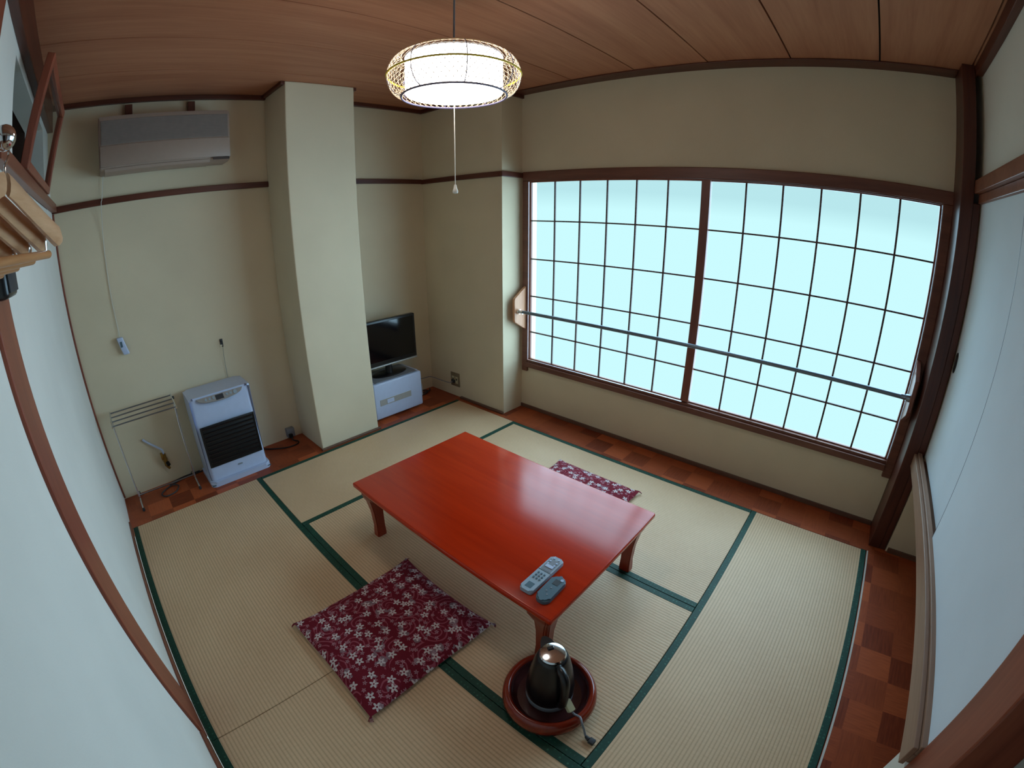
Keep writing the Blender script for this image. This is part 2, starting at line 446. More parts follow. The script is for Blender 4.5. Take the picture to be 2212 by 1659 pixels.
# posts
trim([((XL-.06, -1.58, 0), (0.0, -1.391, ZC-.001))], 'red_post', 'red-brown post standing in the left wall', .006)
trim([((2.697, -3.262, 0), (XR+.05, -3.199, ZC-.0005)), ((2.701, -3.298, 0), (XR+.05, -3.2625, 1.80))], 'beam_z', 'dark brown post between window and closet', .003)
trim([((.895, -3.40, 0), (1.03, -3.268, 2.30))], 'red_post', 'red-brown post at the near end of the closet', .006)
# lintel above the closet doors and sill rail below them
trim([((1.03, -3.36, 1.842), (2.6965, -3.262, 1.902)), ((1.03, -3.36, 1.80), (2.6965, -3.285, 1.841)), ((XL, -3.36, 1.842), (.894, -3.262, 1.902))], 'red_rail', 'brown lintel above the sliding closet doors')
bm = nb()
box(bm, (1.031, -3.36, .53), (2.700, -3.262, .565), .002); box(bm, (1.031, -3.2615, .518), (2.700, -3.246, .590), .002)
box(bm, (1.031, -3.285, .566), (2.700, -3.2625, .600), .002); box(bm, (1.031, -3.345, .5655), (2.700, -3.318, .58), .002)
T += 1; struct('trim_%d' % T, bm, 'sill', label='pale brown grooved rail beneath the sliding closet doors')

# sliding closet doors (fusuma)
def fusuma(k, x0, x1, y, label, hx=None):
    d = nb(); box(d, (x0, y-.018, .592), (x1, y, 1.832), .002)
    o = struct('door_%d' % k, d, 'fusuma', label=label)
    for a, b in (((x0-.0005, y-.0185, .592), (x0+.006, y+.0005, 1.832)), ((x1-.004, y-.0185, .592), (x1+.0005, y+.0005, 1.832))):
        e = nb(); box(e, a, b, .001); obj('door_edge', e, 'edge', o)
    if hx:
        h = nb(); lathe(h, [(0, .0), (.026, .0), (.030, .004), (.034, .004), (.036, .0)], 28)
        for v in h.verts: v.co = Vector((v.co.x*.72+hx, y+v.co.z+.0008, v.co.y*1.35+1.085))
        obj('door_handle', h, 'black', o, True)
    return o
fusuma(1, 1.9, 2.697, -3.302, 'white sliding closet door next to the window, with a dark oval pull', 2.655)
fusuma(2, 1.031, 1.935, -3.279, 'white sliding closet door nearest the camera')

# ------------------------------------------------------------------ window
T += 1
bm = nb()
FX = 2.897
FB = 2.944
def wbox(x0, y0, z0, y1, z1, bev, xb=None):
    box(bm, (x0, wy(y0), wz(z0)), (xb or FB, wy(y1), wz(z1)), bev)
wbox(FX, -3.175, 1.775, -.65, 1.836, .004); wbox(FX+.004, -3.16, 1.768, -.66, 1.7747, .001, FX+.012)
wbox(FX, -.70, .397, -.65, 1.7747, .004); wbox(FX, -3.175, .397, -3.125, 1.7747, .004)
wbox(FX-.014, -3.1245, .435, -.7005, .472, .003); wbox(FX+.002, -3.1245, .4725, -.7005, .488, .002)
struct('trim_%d' % T, bm, 'frame', label='brown timber frame around the window')

def shoji(k, y0, y1, x, cols, label, g0, g1, sc):
    """paper-backed lattice screen; glass field from y g0 to g1"""
    f = nb()
    zb, zt, gb, gt = wz(.490, sc), wz(1.772, sc), wz(.500, sc), wz(1.762, sc)
    y0, y1, g0, g1 = wy(y0, sc), wy(y1, sc), wy(g0, sc), wy(g1, sc)
    box(f, (x, y0, zb), (x+.024, g0, zt), .002); box(f, (x, g1, zb), (x+.024, y1, zt), .002)
    box(f, (x, g0, zb), (x+.024, g1, gb), .002); box(f, (x, g0, gt), (x+.024, g1, zt), .002)
    o = struct('window_%d' % k, f, 'frame_z', label=label)
    l = nb()
    for i in range(1, cols):
        y = g0+(g1-g0)*i/cols
        box(l, (x+.004, y-.0052, gb), (x+.016, y+.0052, gt), .001, 1)
    for z in (.703, .968, 1.234, 1.500):
        box(l, (x+.0025, min(g0, g1), wz(z, sc)-.0045), (x+.0145, max(g0, g1), wz(z, sc)+.0045), .001, 1)
    obj('lattice', l, 'kumiko', o)
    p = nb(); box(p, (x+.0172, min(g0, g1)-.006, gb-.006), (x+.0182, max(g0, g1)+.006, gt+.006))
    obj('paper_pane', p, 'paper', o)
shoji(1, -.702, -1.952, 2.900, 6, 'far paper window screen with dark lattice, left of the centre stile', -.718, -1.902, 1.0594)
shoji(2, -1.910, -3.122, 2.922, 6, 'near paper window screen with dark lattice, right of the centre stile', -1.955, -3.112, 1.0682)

# drying rod across the window on wooden brackets
rod = thing('drying_rod', 'blue-grey metal rod running across the window between two wooden brackets', 'clothes rod', (2.80, -1.846, .826))
bm = nb(); cyl(bm, (0, 1.30, .002), (0, -1.312, -.002), .0122, n=24); obj('rod', bm, 'rod', rod, True)
for s, y in ((1, 1.298), (-1, -1.314)):
    b = nb(); prism(b, [(.0965, .18), (.066, .163), (-.034, .10), (-.038, .084), (-.038, -.063), (-.032, -.08), (.066, -.138), (.0965, -.152)], 'y', y+.011, y-.011)
    bmesh.ops.bevel(b, geom=b.edges[:], offset=.002, segments=1, affect='EDGES')
    br = obj('bracket', b, 'light_wood' if s > 0 else 'frame_z', rod)
    c = nb(); cyl(c, (0, y-.012*s, .0), (0, y-.032*s, .0), .021, .018, 24); cyl(c, (0, y-.033*s, 0), (0, y-.06*s, 0), .0145, n=24)
    h = obj('rod_socket', c, 'chrome' if s > 0 else 'steel', br, True)

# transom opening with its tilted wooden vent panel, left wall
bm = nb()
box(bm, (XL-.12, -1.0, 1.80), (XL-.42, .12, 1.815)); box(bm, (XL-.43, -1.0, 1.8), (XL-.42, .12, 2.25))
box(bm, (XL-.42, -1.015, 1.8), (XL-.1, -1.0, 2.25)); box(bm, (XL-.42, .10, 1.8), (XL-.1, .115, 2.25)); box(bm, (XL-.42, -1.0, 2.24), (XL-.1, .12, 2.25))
struct('wall_transom_recess', bm, 'hall_shade')
vt = thing('transom_panel', 'brown wood framed transom pane tilted open above the left rail', 'transom window', (.012, -.935, 1.8695))
ang = math.atan2(.095, .39)
def tilt(bm):
    for v in bm.verts:
        x, z = v.co.x, v.co.z
        v.co.x = x*math.cos(ang)+z*math.sin(ang); v.co.z = -x*math.sin(ang)+z*math.cos(ang)
TL, TH = .80, .395
for nm, a, b in (('stile', (-.01, 0, 0), (.02, .045, TH)), ('stile', (-.01, TL-.03, 0), (.02, TL, TH)), ('rail', (-.01, .0455, .0), (.02, TL-.0305, .03)), ('rail', (-.01, .0455, TH-.035), (.02, TL-.0305, TH))):
    bm = nb(); box(bm, a, b, .003); tilt(bm); obj(nm, bm, 'red_post', vt)
bm = nb(); box(bm, (.003, .0456, .0305), (.006, TL-.0306, TH-.0355)); tilt(bm); obj('pane', bm, 'pane', vt)

# ------------------------------------------------------------------ tatami mats
def mat(label, x0, x1, y0, y1, long):
    """a tatami; long = axis of the edged sides"""
    cx, cy = (x0+x1)/2, (y0+y1)/2; g = .0015; w = .030
    r = thing('tatami_mat', label, 'tatami mat', (cx, cy, -.055), 0, 'tatami mats')
    hx, hy = (x1-x0)/2-g, (y1-y0)/2-g
    b = nb(); box(b, (-hx, -hy, 0), (hx, hy, .0545), .002); obj('rush_mat', b, 'tatami_x' if long == 'x' else 'tatami_y', r)
    for s in (-1, 1):
        b = nb()
        if long == 'y': box(b, (s*hx, -hy, .02), (s*(hx-w), hy, .0560), .0008, 1)
        else: box(b, (-hx, s*hy, .02), (hx, s*(hy-w), .0560), .0008, 1)
        obj('cloth_edging', b, 'heri', r)
A1, A2 = .880, 1.749
mat('tatami mat in front of the heater, along the left wall', 0, A1, -1.602, 0, 'y')
mat('tatami mat nearest the camera along the left wall', 0, A1, -B3, -1.602, 'y')
mat('tatami mat lying crosswise at the foot of the pillar and television', A1, MX, -B1, 0, 'x')
mat('tatami mat under the left half of the low table and the tray', A1, A2, -B2, -B1, 'y')
mat('tatami mat under the right half of the low table, beside the window strip', A2, MX, -B2, -B1, 'y')
mat('tatami mat lying crosswise beside the closet parquet, bottom right', A1, MX, -B3, -B2, 'x')

# ------------------------------------------------------------------ low table
tx0, tx1, ty0, ty1 = 1.092, 1.861, -2.186, -.962
TZ = .317
t = thing('low_table', 'low red-brown lacquered wooden table standing on the tatami', 'table', ((tx0+tx1)/2, (ty0+ty1)/2, .0012))
hx, hy = (tx1-tx0)/2, (ty1-ty0)/2
b = nb(); box(b, (-hx, -hy, TZ-.026), (hx, hy, TZ), .008, 3); box(b, (-hx+.012, -hy+.012, TZ-.036), (hx-.012, hy-.012, TZ-.0262), .003)
obj('tabletop', b, 'table', t, True)
b = nb()
for s in (-1, 1):
    for (p, q) in (((-hx+.12, s*(hy-.05), TZ-.075), (hx-.12, s*(hy-.068), TZ-.0365)), ((s*(hx-.05), -hy+.12, TZ-.075), (s*(hx-.068), hy-.12, TZ-.0365))):
        box(b, p, q, .004)
obj('apron', b, 'table_leg', t)
for sx in (-1, 1):
    for sy in (-1, 1):
        b = nb(); rings = []
        prof = [(TZ-.0365, .105, .022), (TZ-.065, .100, .022), (TZ-.080, .080, .026), (TZ-.100, .064, .034), (.15, .052, .044), (.06, .048, .047), (.025, .051, .045), (0, .053, .043)]
        for z, w, ins in prof:
            ox, oy = sx*(hx-ins), sy*(hy-ins); ch = .012
            # square section, outer corner at (ox, oy), chamfered corner
            pts = [(0, ch), (0, w), (w, w), (w, 0), (ch, 0)]
            rings.append([b.verts.new((ox-sx*p, oy-sy*q, z)) for p, q in pts])
        for A, B in zip(rings, rings[1:]):
            for i in range(5): b.faces.new((A[i], A[(i+1) % 5], B[(i+1) % 5], B[i]))
        b.faces.new(rings[0]); b.faces.new(rings[-1])
        bmesh.ops.bevel(b, geom=[e for e in b.edges if abs(e.verts[0].co.z-e.verts[1].co.z) > .004], offset=.004, segments=2, affect='EDGES')
        obj('leg', b, 'table_leg', t, True)
TT = .0012+TZ

# remotes on the table
def rounded(bm, hx, hy, z0, z1, r, bev, n=6, tap=1.):
    pts = []
    for cx, cy, a0 in ((hx-r, hy-r, 0), (-hx+r, hy-r, 90), (-hx+r, -hy+r, 180), (hx-r, -hy+r, 270)):
        for k in range(n+1):
            a = math.radians(a0+90*k/n); pts.append((cx+r*math.cos(a), cy+r*math.sin(a)))
    prism(bm, pts, 'z', z0, z1)
    es = [e for e in bm.edges if all(abs(v.co.z-z1) < 1e-6 for v in e.verts)]
    bmesh.ops.bevel(bm, geom=es, offset=bev, segments=3, affect='EDGES')
r = thing('remote_control', 'long pale grey television remote with many buttons on the low table', 'remote control', (1.2405, -2.0325, TT+.0005), .03)
b = nb(); rounded(b, .1025, .0275, 0, .017, .012, .004); obj('housing', b, 'blue_grey', r, True)
b = nb(); box(b, (.018, -.0215, .0172), (.083, .0215, .0178), .0002, 1); obj('button_panel', b, 'grey', r)
b = nb(); box(b, (.012, -.0268, .0171), (.0145, .0268, .0176)); obj('flap_seam', b, 'dark_grey', r)
pos = [(.09, y) for y in (-.01, .01)]+[(x, y) for x in (.07, .055) for y in (-.014, .014)]+[(x, y) for x in (-.005, -.02, -.035) for y in (-.013, 0, .013)]
for i, (x, y) in enumerate(pos):
    b = nb(); cyl(b, (x, y, .0171), (x, y, .0196), .0042, .0038, 14); obj('button', b, 'white_plastic' if i < 6 else 'teal_grey', r, True)
b = nb(); box(b, (.035, -.017, .0179), (.05, .016, .020), .001); obj('button', b, 'white_plastic', r)
b = nb(); box(b, (-.088, -.013, .0171), (-.06, .013, .0176), .0002, 1); obj('name_plate', b, 'teal_grey', r)
r2 = thing('remote_control', 'short rounded dark grey remote lying beside the longer one on the low table', 'remote control', (1.2015, -2.103, TT+.0005), .06)
b = nb(); rounded(b, .069, .0275, 0, .019, .024, .006); obj('housing', b, 'teal_grey', r2, True)
b = nb(); box(b, (.018, -.014, .0192), (.046, .010, .0198), .0002, 1); obj('display', b, 'dark_grey', r2)
b = nb(); cyl(b, (.050, -.013, .0185), (.050, -.013, .0212), .006, n=16); obj('button', b, 'white_plastic', r2, True)
for x, y in ((-.0, .0), (-.02, .006), (-.035, -.006)):
    b = nb(); cyl(b, (x, y, .0185), (x, y, .0204), .0035, n=12); obj('button', b, 'grey', r2, True)

# cushions
def zab_mesh(bm, hx, hy, h):
    nu = 40
    g = {}
    for side in (0, 1):
        for i in range(nu+1):
            for j in range(nu+1):
                u, v = -1+2*i/nu, -1+2*j/nu
                e = (1-abs(u)**3.2)*(1-abs(v)**3.2)
                cn = abs(u)**6*abs(v)**6
                px = u*hx*(1-.028*(1-v*v)**2*(abs(u)**4)+.012*cn); py = v*hy*(1-.028*(1-u*u)**2*(abs(v)**4)+.012*cn)
                w = .0022*math.sin(u*9+v*5)*e
                z = .016+(h-.016)*e**.5+w if side == 0 else .012-.011*min(1., e*6)
                edge = i in (0, nu) or j in (0, nu)
                if edge:
                    z = .014+.01*cn
                key = (i, j, 0 if edge else side)
                if key not in g: g[key] = bm.verts.new((px, py, z))
        for i in range(nu):
            for j in range(nu):
                f = []
                for a, c in ((i, j), (i+1, j), (i+1, j+1), (i, j+1)):
                    ed = a in (0, nu) or c in (0, nu)
                    f.append(g[(a, c, 0 if ed else side)])
                try: bm.faces.new(f)
                except ValueError: pass
def cushion(label, x, y, rz):
    r = thing('floor_cushion', label, 'floor cushion', (x, y, .0013), rz, 'crimson floor cushions')
    return r
c1 = cushion('crimson floor cushion with pale blossom print, in front of the low table on the left', .828, -1.592, 0)
b = nb(); zab_mesh(b, .300, .282, .056); cv = obj('cover', b, 'zabuton', c1, True)
tas = []
for sx in (-1, 1):
    for sy in (-1, 1):
        b = nb()
        for q in range(5):
            a = math.atan2(sy, sx)+(q-2)*.22
            tube(b, [(sx*.297, sy*.279, .02), (sx*.297+.012*math.cos(a), sy*.279+.012*math.sin(a), .017), (sx*.297+.022*math.cos(a), sy*.279+.022*math.sin(a), .008)], .0014, 6)
        tas.append(obj('tassel', b, 'zabuton', c1))
c2 = cushion('crimson floor cushion half hidden behind the low table, by the window', 2.105, -1.585, PI/2)
for ch in [cv]+tas:
    q = ch.copy(); COL.objects.link(q); q.parent = c2
c2.scale = (.96, .96, 1.)

# tray and kettle
KX, KY = 1.018, -2.257
tr = tag(obj('tray', nb(), 'lacquer'), 'round red-brown lacquer tray under the black kettle on the tatami', 'tray'); 
b = nb()
SR, SZ = .165/.183, 1.15
lathe(b, [(r_*SR, z_*SZ) for r_, z_ in ((0, 0), (.150, 0), (.166, .006), (.178, .020), (.183, .036), (.181, .052), (.174, .064), (.165, .070), (.157, .070), (.151, .064), (.146, .050), (.138, .036), (.126, .028), (0, .026))], 72)
me = tr.data; bmesh.ops.recalc_face_normals(b, faces=b.faces); b.to_mesh(me); b.free()
me.polygons.foreach_set('use_smooth', [True]*len(me.polygons))
tr.location = (KX, KY, .0013); tr.name = 'round_tray'
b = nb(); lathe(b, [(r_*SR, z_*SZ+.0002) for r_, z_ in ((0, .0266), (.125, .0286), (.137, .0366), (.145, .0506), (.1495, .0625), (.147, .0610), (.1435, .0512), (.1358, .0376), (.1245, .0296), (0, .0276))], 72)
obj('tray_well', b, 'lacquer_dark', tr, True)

ka = math.atan2(-.80, -.44)   # handle direction
k = thing('electric_kettle', 'black electric kettle with a round chrome lid on the lacquer tray', 'kettle', (KX+.004, KY+.004, .0338), ka)
b = nb(); lathe(b, [(0, 0), (.078, 0), (.082, .004), (.083, .02), (.079, .026), (0, .026)], 48); obj('base', b, 'grey', k, True)
b = nb(); lathe(b, [(0, .0265), (.080, .0265), (.083, .035), (.083, .06), (.079, .10), (.071, .15), (.060, .20), (.052, .225), (.049, .232), (.044, .236), (0, .236)], 56); obj('body', b, 'black', k, True)
b = nb(); lathe(b, [(0, .2365), (.043, .2365), (.0435, .240), (.040, .246), (.025, .2495), (0, .2505)], 40); ld = obj('lid', b, 'chrome', k, True)
b = nb(); box(b, (-.022, -.012, .2485), (-.010, .009, .2545), .002); obj('lid_button', b, 'black', ld)
b = nb()
rings = []
for x, w, z0, z1 in ((-.040, .026, .195, .236), (-.060, .019, .206, .2375), (-.074, .009, .222, .239), (-.078, .004, .230, .239)):
    rings.append([b.verts.new(p) for p in ((x, -w, z1), (x, w, z1), (x, w*.6, z0), (x, -w*.6, z0))])
for A, B in zip(rings, rings[1:]):
    for i in range(4): b.faces.new((A[i], A[(i+1) % 4], B[(i+1) % 4], B[i]))
b.faces.new(rings[0]); b.faces.new(rings[-1][::-1]); obj('spout', b, 'black', k, True)
b = nb(); tube(b, spline([(.045, 0, .226), (.075, 0, .228), (.098, 0, .212), (.106, 0, .17), (.104, 0, .12), (.098, 0, .075), (.085, 0, .055), (.078, 0, .052)], 6), [.012]*3+[.0145]*40, 12)
obj('handle', b, 'black', k, True)
b = nb(); tube(b, spline([(.0775, .030, .06), (.0735, .030, .12), (.060, .03, .18)], 5), .004, 8); obj('water_gauge', b, 'dark_grey', k, True)

# its cord: built in world axes, then turned into the kettle's frame
IK = (Matrix.Translation(k.location) @ Matrix.Rotation(ka, 4, 'Z')).inverted() @ Matrix.Translation((KX, KY, 0))
b = nb()
d = Vector((-.30, -.95, 0)).normalized(); sd = Vector((-d.y, d.x, 0))
p0 = d*.090+Vector((.004, .004, .112)); p1 = d*.126+Vector((.004, .004, .088))
ax = (p1-p0).normalized(); up = ax.cross(sd).normalized()
def obox(bm, p, q, w, h, bev=.002):
    vs = []
    for P in (p, q):
        for a, c in ((-1, -1), (1, -1), (1, 1), (-1, 1)): vs.append(bm.verts.new(P+sd*w*a+up*h*c))
    for f in ((0, 1, 2, 3), (7, 6, 5, 4), (0, 4, 5, 1), (1, 5, 6, 2), (2, 6, 7, 3), (3, 7, 4, 0)): bm.faces.new([vs[i] for i in f])
    bmesh.ops.bevel(bm, geom=bm.edges[:], offset=bev, segments=2, affect='EDGES')
c = nb(); tube(c, spline([p1+ax*.001, p1+ax*.014+sd*.004, d*.158+Vector((.012, 0, .088)), d*.172+Vector((.004, -.004, .083)), Vector((-.046, -.178, .050)), Vector((-.045, -.186, .020)), Vector((-.045, -.190, .010))], 7), .0038, 10)
c.transform(IK); pc = obj('power_cord', c, 'grey', k, True)
obox(b, p0, p1, .0125, .010); b.transform(IK); obj('plug', b, 'cream_plastic', pc, True)
b = nb(); cyl(b, (-.0452, -.191, .0098), (-.049, -.206, .0105), .006, .0085, 14); box(b, (-.060, -.228, .0016), (-.038, -.2065, .018), .003)
b.transform(IK); obj('end_plug', b, 'dark_grey', pc, True)

# ------------------------------------------------------------------ pendant lamp
LX, LY = 1.37, -1.506
lp = thing('pendant_lamp', 'lit round pendant lamp with woven clear shade hanging above the low table', 'pendant lamp', (LX, LY, ZC))
z0 = -ZC
b = nb(); tube(b, [(0, 0, -.0005), (0, 0, -.02), (0, 0, 2.118+z0)], .0035, 8); lathe(b, [(0, -.0005), (.04, -.0005), (.038, -.02), (.012, -.03), (0, -.03)], 24); obj('cord', b, 'grey', lp, True)
prof = []
for i in range(15):
    s = -1+2*i/14
    prof.append((.172+.060*math.sqrt(max(0, 1-s*s*.97)), 2.037+s*.072))
b = nb()
for fam in (-1, 1):
    for q in range(56):
        a0 = 2*PI*q/56
        tube(b, [((rr)*math.cos(a0+fam*i*.045), rr*math.sin(a0+fam*i*.045), zz+z0) for i, (rr, zz) in enumerate(prof)], .0010, 4)
obj('woven_shade', b, 'weave', lp)
def hoop(rr, zz, th, n=72):
    bm = nb(); tube(bm, [(rr*math.cos(2*PI*i/n), rr*math.sin(2*PI*i/n), zz+z0) for i in range(n)], th, 8, True); return bm
obj('hoop', hoop(.233, 2.040, .0034), 'yellow', lp, True, )
obj('hoop', hoop(.183, 1.9645, .0036), 'hoop', lp, True)
obj('hoop', hoop(.183, 2.1095, .0030), 'weave', lp, True)
for q in range(8):
    a = 2*PI*(q+.3)/8
    b = nb(); tube(b, [(rr*math.cos(a), rr*math.sin(a), zz+z0) for rr, zz in prof], .0016, 5)
    obj('rib', b, 'hoop', lp)
b = nb()
n = 120; R = .1685; prf = [(0, 1.972), (.165, 1.972), (1, 1.976), (1, 2.100)]
rings = []
for rr, zz in prf:
    if rr == 0: rings.append([b.verts.new((0, 0, zz+z0))])
    else:
        rad = [(R+(.0012 if i % 2 else -.0012)) if rr == 1 else rr for i in range(n)]
        rings.append([b.verts.new((rad[i]*math.cos(2*PI*i/n), rad[i]*math.sin(2*PI*i/n), zz+z0)) for i in range(n)])
for A, B in zip(rings, rings[1:]):
    for i in range(n):
        j = (i+1) % n
        a = [A[0]] if len(A) == 1 else [A[i], A[j]]; c = [B[0]] if len(B) == 1 else [B[j], B[i]]
        b.faces.new(a+c)
obj('diffuser', b, 'lamp', lp)
b = nb(); lathe(b, [(0, 2.1005+z0), (.171, 2.1005+z0), (.171, 2.106+z0), (.05, 2.112+z0), (0, 2.112+z0)], 60); obj('top_plate', b, 'white_plastic', lp, True)
b = nb(); tube(b, [(0, 0, 1.9715+z0), (.001, 0, 1.8+z0), (0, 0, 1.640+z0)], .0016, 8); pl = obj('pull_cord', b, 'white_cord', lp, True)
b = nb(); lathe(b, [(0, .022), (.004, .022), (.006, .010), (.010, .0), (.009, -.008), (0, -.010)], 18, (0, 0, 1.628+z0)); obj('pull_knob', b, 'white_cord', pl, True)

# ------------------------------------------------------------------ air conditioner
ac = thing('air_conditioner', 'beige wall-mounted air conditioner high on the back wall', 'air conditioner', (.685, YB-.002, 1.98))
D = .203
b = nb(); prism(b, [(0, .0), (-.15, .0), (-D+.006, .016), (-D, .04), (-D, .285), (-D+.012, .308), (0, .314)], 'x', -.388, .388)
bmesh.ops.bevel(b, geom=[e for e in b.edges if abs(e.verts[0].co.x-e.verts[1].co.x) < 1e-6], offset=.006, segments=2, affect='EDGES')
obj('housing', b, 'ac_white', ac, True)
b = nb(); box(b, (-.376, -D-.003, .145), (.376, -D+.002, .283), .002)
for i in range(14): box(b, (-.372, -D-.0055, .151+i*.0093), (.372, -D-.0028, .1555+i*.0093))
obj('intake_grille', b, 'ac_grille', ac)
b = nb(); box(b, (-.383, -D-.008, .022), (.383, -D-.0002, .138), .003); obj('front_panel', b, 'ac_white', ac, True)
b = nb(); box(b, (.275, -D-.0105, .006), (.376, -D-.0022, .0205), .001); obj('display', b, 'black', ac)
b = nb(); prism(b, [(-.06, -.0005), (-.16, -.0005), (-.190, .012), (-.186, -.004), (-.15, -.014), (-.06, -.012)], 'x', -.36, .26); obj('louvre', b, 'ac_white', ac)
for x in (-.2, .19):
    b = nb(); box(b, (x-.022, -.035, .3145), (x+.022, -.004, .41), .002); obj('mounting_strap', b, 'beam_z', ac)

# wired hand control hanging by its cord
hc = thing('hand_switch', 'white hand switch hanging on a thin cord below the air conditioner', 'switch', (.27, YB-.001, .92))
b = nb(); tube(b, spline([(.045, -.012, 1.06), (.028, -.026, .93), (.02, -.028, .89), (.008, -.006, .64), (.003, -.006, .36), (.006, -.008, .17), (.004, -.014, .115)], 6), .0022, 6); obj('cord', b, 'white_cord', hc, True)
b = nb(); box(b, (-.019, -.034, 0), (.021, -.008, .11), .007, 3)
for v in b.verts:
    v.co.x += (v.co.z-.11)*-.22
sw = obj('housing', b, 'white_plastic', hc, True)
b = nb(); box(b, (-.002, -.0375, .05), (.012, -.0335, .085), .001); obj('button', b, 'teal_grey', sw)

# gas / thermometer hook above the heater
gh = thing('wall_hook', 'small dark wall hook with a thin hanging chain above the heater', 'hook', (.916, YB-.0005, .835))
b = nb(); box(b, (-.010, -.006, -.012), (.010, 0, .026), .002); tube(b, spline([(0, -.006, .012), (0, -.026, .012), (0, -.034, -.004), (0, -.026, -.022), (0, -.012, -.022)], 5), .0035, 8); obj('hook', b, 'dark_grey', gh, True)
b = nb(); tube(b, [(0, -.021, -.026), (-.004, -.012, -.12), (-.006, -.010, -.25), (-.006, -.012, -.42)], .0013, 6); obj('chain', b, 'steel', gh)

# ------------------------------------------------------------------ fan heater
he = thing('fan_heater', 'white fan heater with a black front grille standing against the back wall', 'heater', (.782, .10, .0005))
b = nb(); rounded(b, .203, .133, .034, .595, .03, .012)
for v in b.verts:
    v.co.y += .148
    if v.co.y < .03 and v.co.z > .55: v.co.y += .035   # sloped control edge
obj('housing', b, 'white_plastic', he, True)
b = nb(); rounded(b, .2135, .155, 0, .0335, .035, .012)
for v in b.verts: v.co.y += .14
obj('base', b, 'white_plastic', he, True)
b = nb(); box(b, (-.2125, -.014, .012), (.2125, -.0095, .018)); obj('base_stripe', b, 'teal_grey', he)
b = nb(); box(b, (-.183, .0085, .128), (.186, .016, .412), .004); g = obj('grille', b, 'black_matte', he, True)
for i in range(9):
    b = nb(); z = .155+i*.029
    prism(b, [(.0082, z), (.003, z+.002), (.0012, z+.009), (.0082, z+.014)], 'x', -.166, .169); obj('louvre', b, 'black', g)
for xa, xb in ((-.18, -.172), (.175, .183)):
    b = nb(); box(b, (xa, .005, .131), (xb, .0083, .409), .001); obj('grille_side', b, 'black', g)
# control panel on the sloped top edge
b = nb()
pts = []
for i in range(25):
    u = -1+2*i/24; pts.append((u*.155, -.048*(1-u*u)**.5 if abs(u) < 1 else 0))
def onslope(x, s, lift=.0):
    # s runs down the sloped face from the top edge
    a = Vector((0, .050, .583)); c = Vector((0, .0150, .548)); dd = (c-a)
    nrm = Vector((0, -.707, .707))
    return a+dd*s+Vector((x, 0, 0))+nrm*lift
top = [b.verts.new(onslope(x, .02, .0035)) for x, _ in pts]; bot = [b.verts.new(onslope(x, min(.98, .05-y*19), .0035)) for x, y in pts]
top2 = [b.verts.new(onslope(x, .02, -.004)) for x, _ in pts]; bot2 = [b.verts.new(onslope(x, min(.98, .05-y*19), -.004)) for x, y in pts]
for i in range(24):
    for A, B in ((top, bot), (bot, bot2), (bot2, top2), (top2, top)):
        b.faces.new((A[i], A[i+1], B[i+1], B[i]))
cp = obj('control_panel', b, 'silver', he, True)
b = nb()
for x, w, mi in ((-.005, .026, 0),):
    vs = [onslope(x-w, .15, .0045), onslope(x+w, .15, .0045), onslope(x+w, .85, .0045), onslope(x-w, .85, .0045)]
    lo = [onslope(x-w, .15, .002), onslope(x+w, .15, .002), onslope(x+w, .85, .002), onslope(x-w, .85, .002)]
    V = [b.verts.new(p) for p in vs+lo]
    for f in ((0, 1, 2, 3), (0, 4, 5, 1), (1, 5, 6, 2), (2, 6, 7, 3), (3, 7, 4, 0)): b.faces.new([V[i] for i in f])
obj('display', b, 'dark_grey', cp)
for x in (-.095, -.07, -.045, .045, .07, .1):
    b = nb(); p = onslope(x, .45, .003); q = onslope(x, .45, .007); cyl(b, p, q, .008 if x < .09 else .013, n=16); obj('button', b, 'blue_grey', cp, True)
b = nb(); box(b, (.0, .0125, .085), (.03, .0145, .093)); obj('badge', b, 'grey', he)

# towel rack
rk = thing('towel_rack', 'low chrome towel rack standing between the left wall and the heater', 'towel rack', (.297, .29, .0005))
b = nb()
for i in range(4):
    y = .06-i*.055; z = .60-i*.010
    cyl(b, (-.205, y, z), (.205, y, z), .0042, n=12)
obj('bars', b, 'steel', rk, True)
for s in (-1, 1):
    b = nb()
    tube(b, [(s*.205, .075, .603), (s*.205, -.02, .585), (s*.205, -.115, .566)], .0055, 10)
    tube(b, spline([(s*.205, -.03, .585), (s*.200, -.03, .4), (s*.198, -.03, .10), (s*.198, -.03, .035)], 5), .0055, 10)
    tube(b, spline([(s*.198, .11, .012), (s*.198, .05, .034), (s*.198, -.04, .034), (s*.198, -.10, .022), (s*.198, -.135, .010)], 5), .006, 10)
    lg = obj('leg', b, 'chrome', rk, True)
    for y in (.112, -.137):
        b = nb(); cyl(b, (s*.198, y-.012, .0092), (s*.198, y+.012, .0092), .009, n=14); obj('foot', b, 'dark_grey', lg, True)
b = nb(); cyl(b, (-.2, -.03, .06), (.2, -.03, .06), .004, n=10); obj('lower_bar', b, 'steel', rk, True)
b = nb(); cyl(b, (.2055, .02, .592), (.218, .02, .592), .010, n=14); obj('knob', b, 'dark_grey', rk, True)

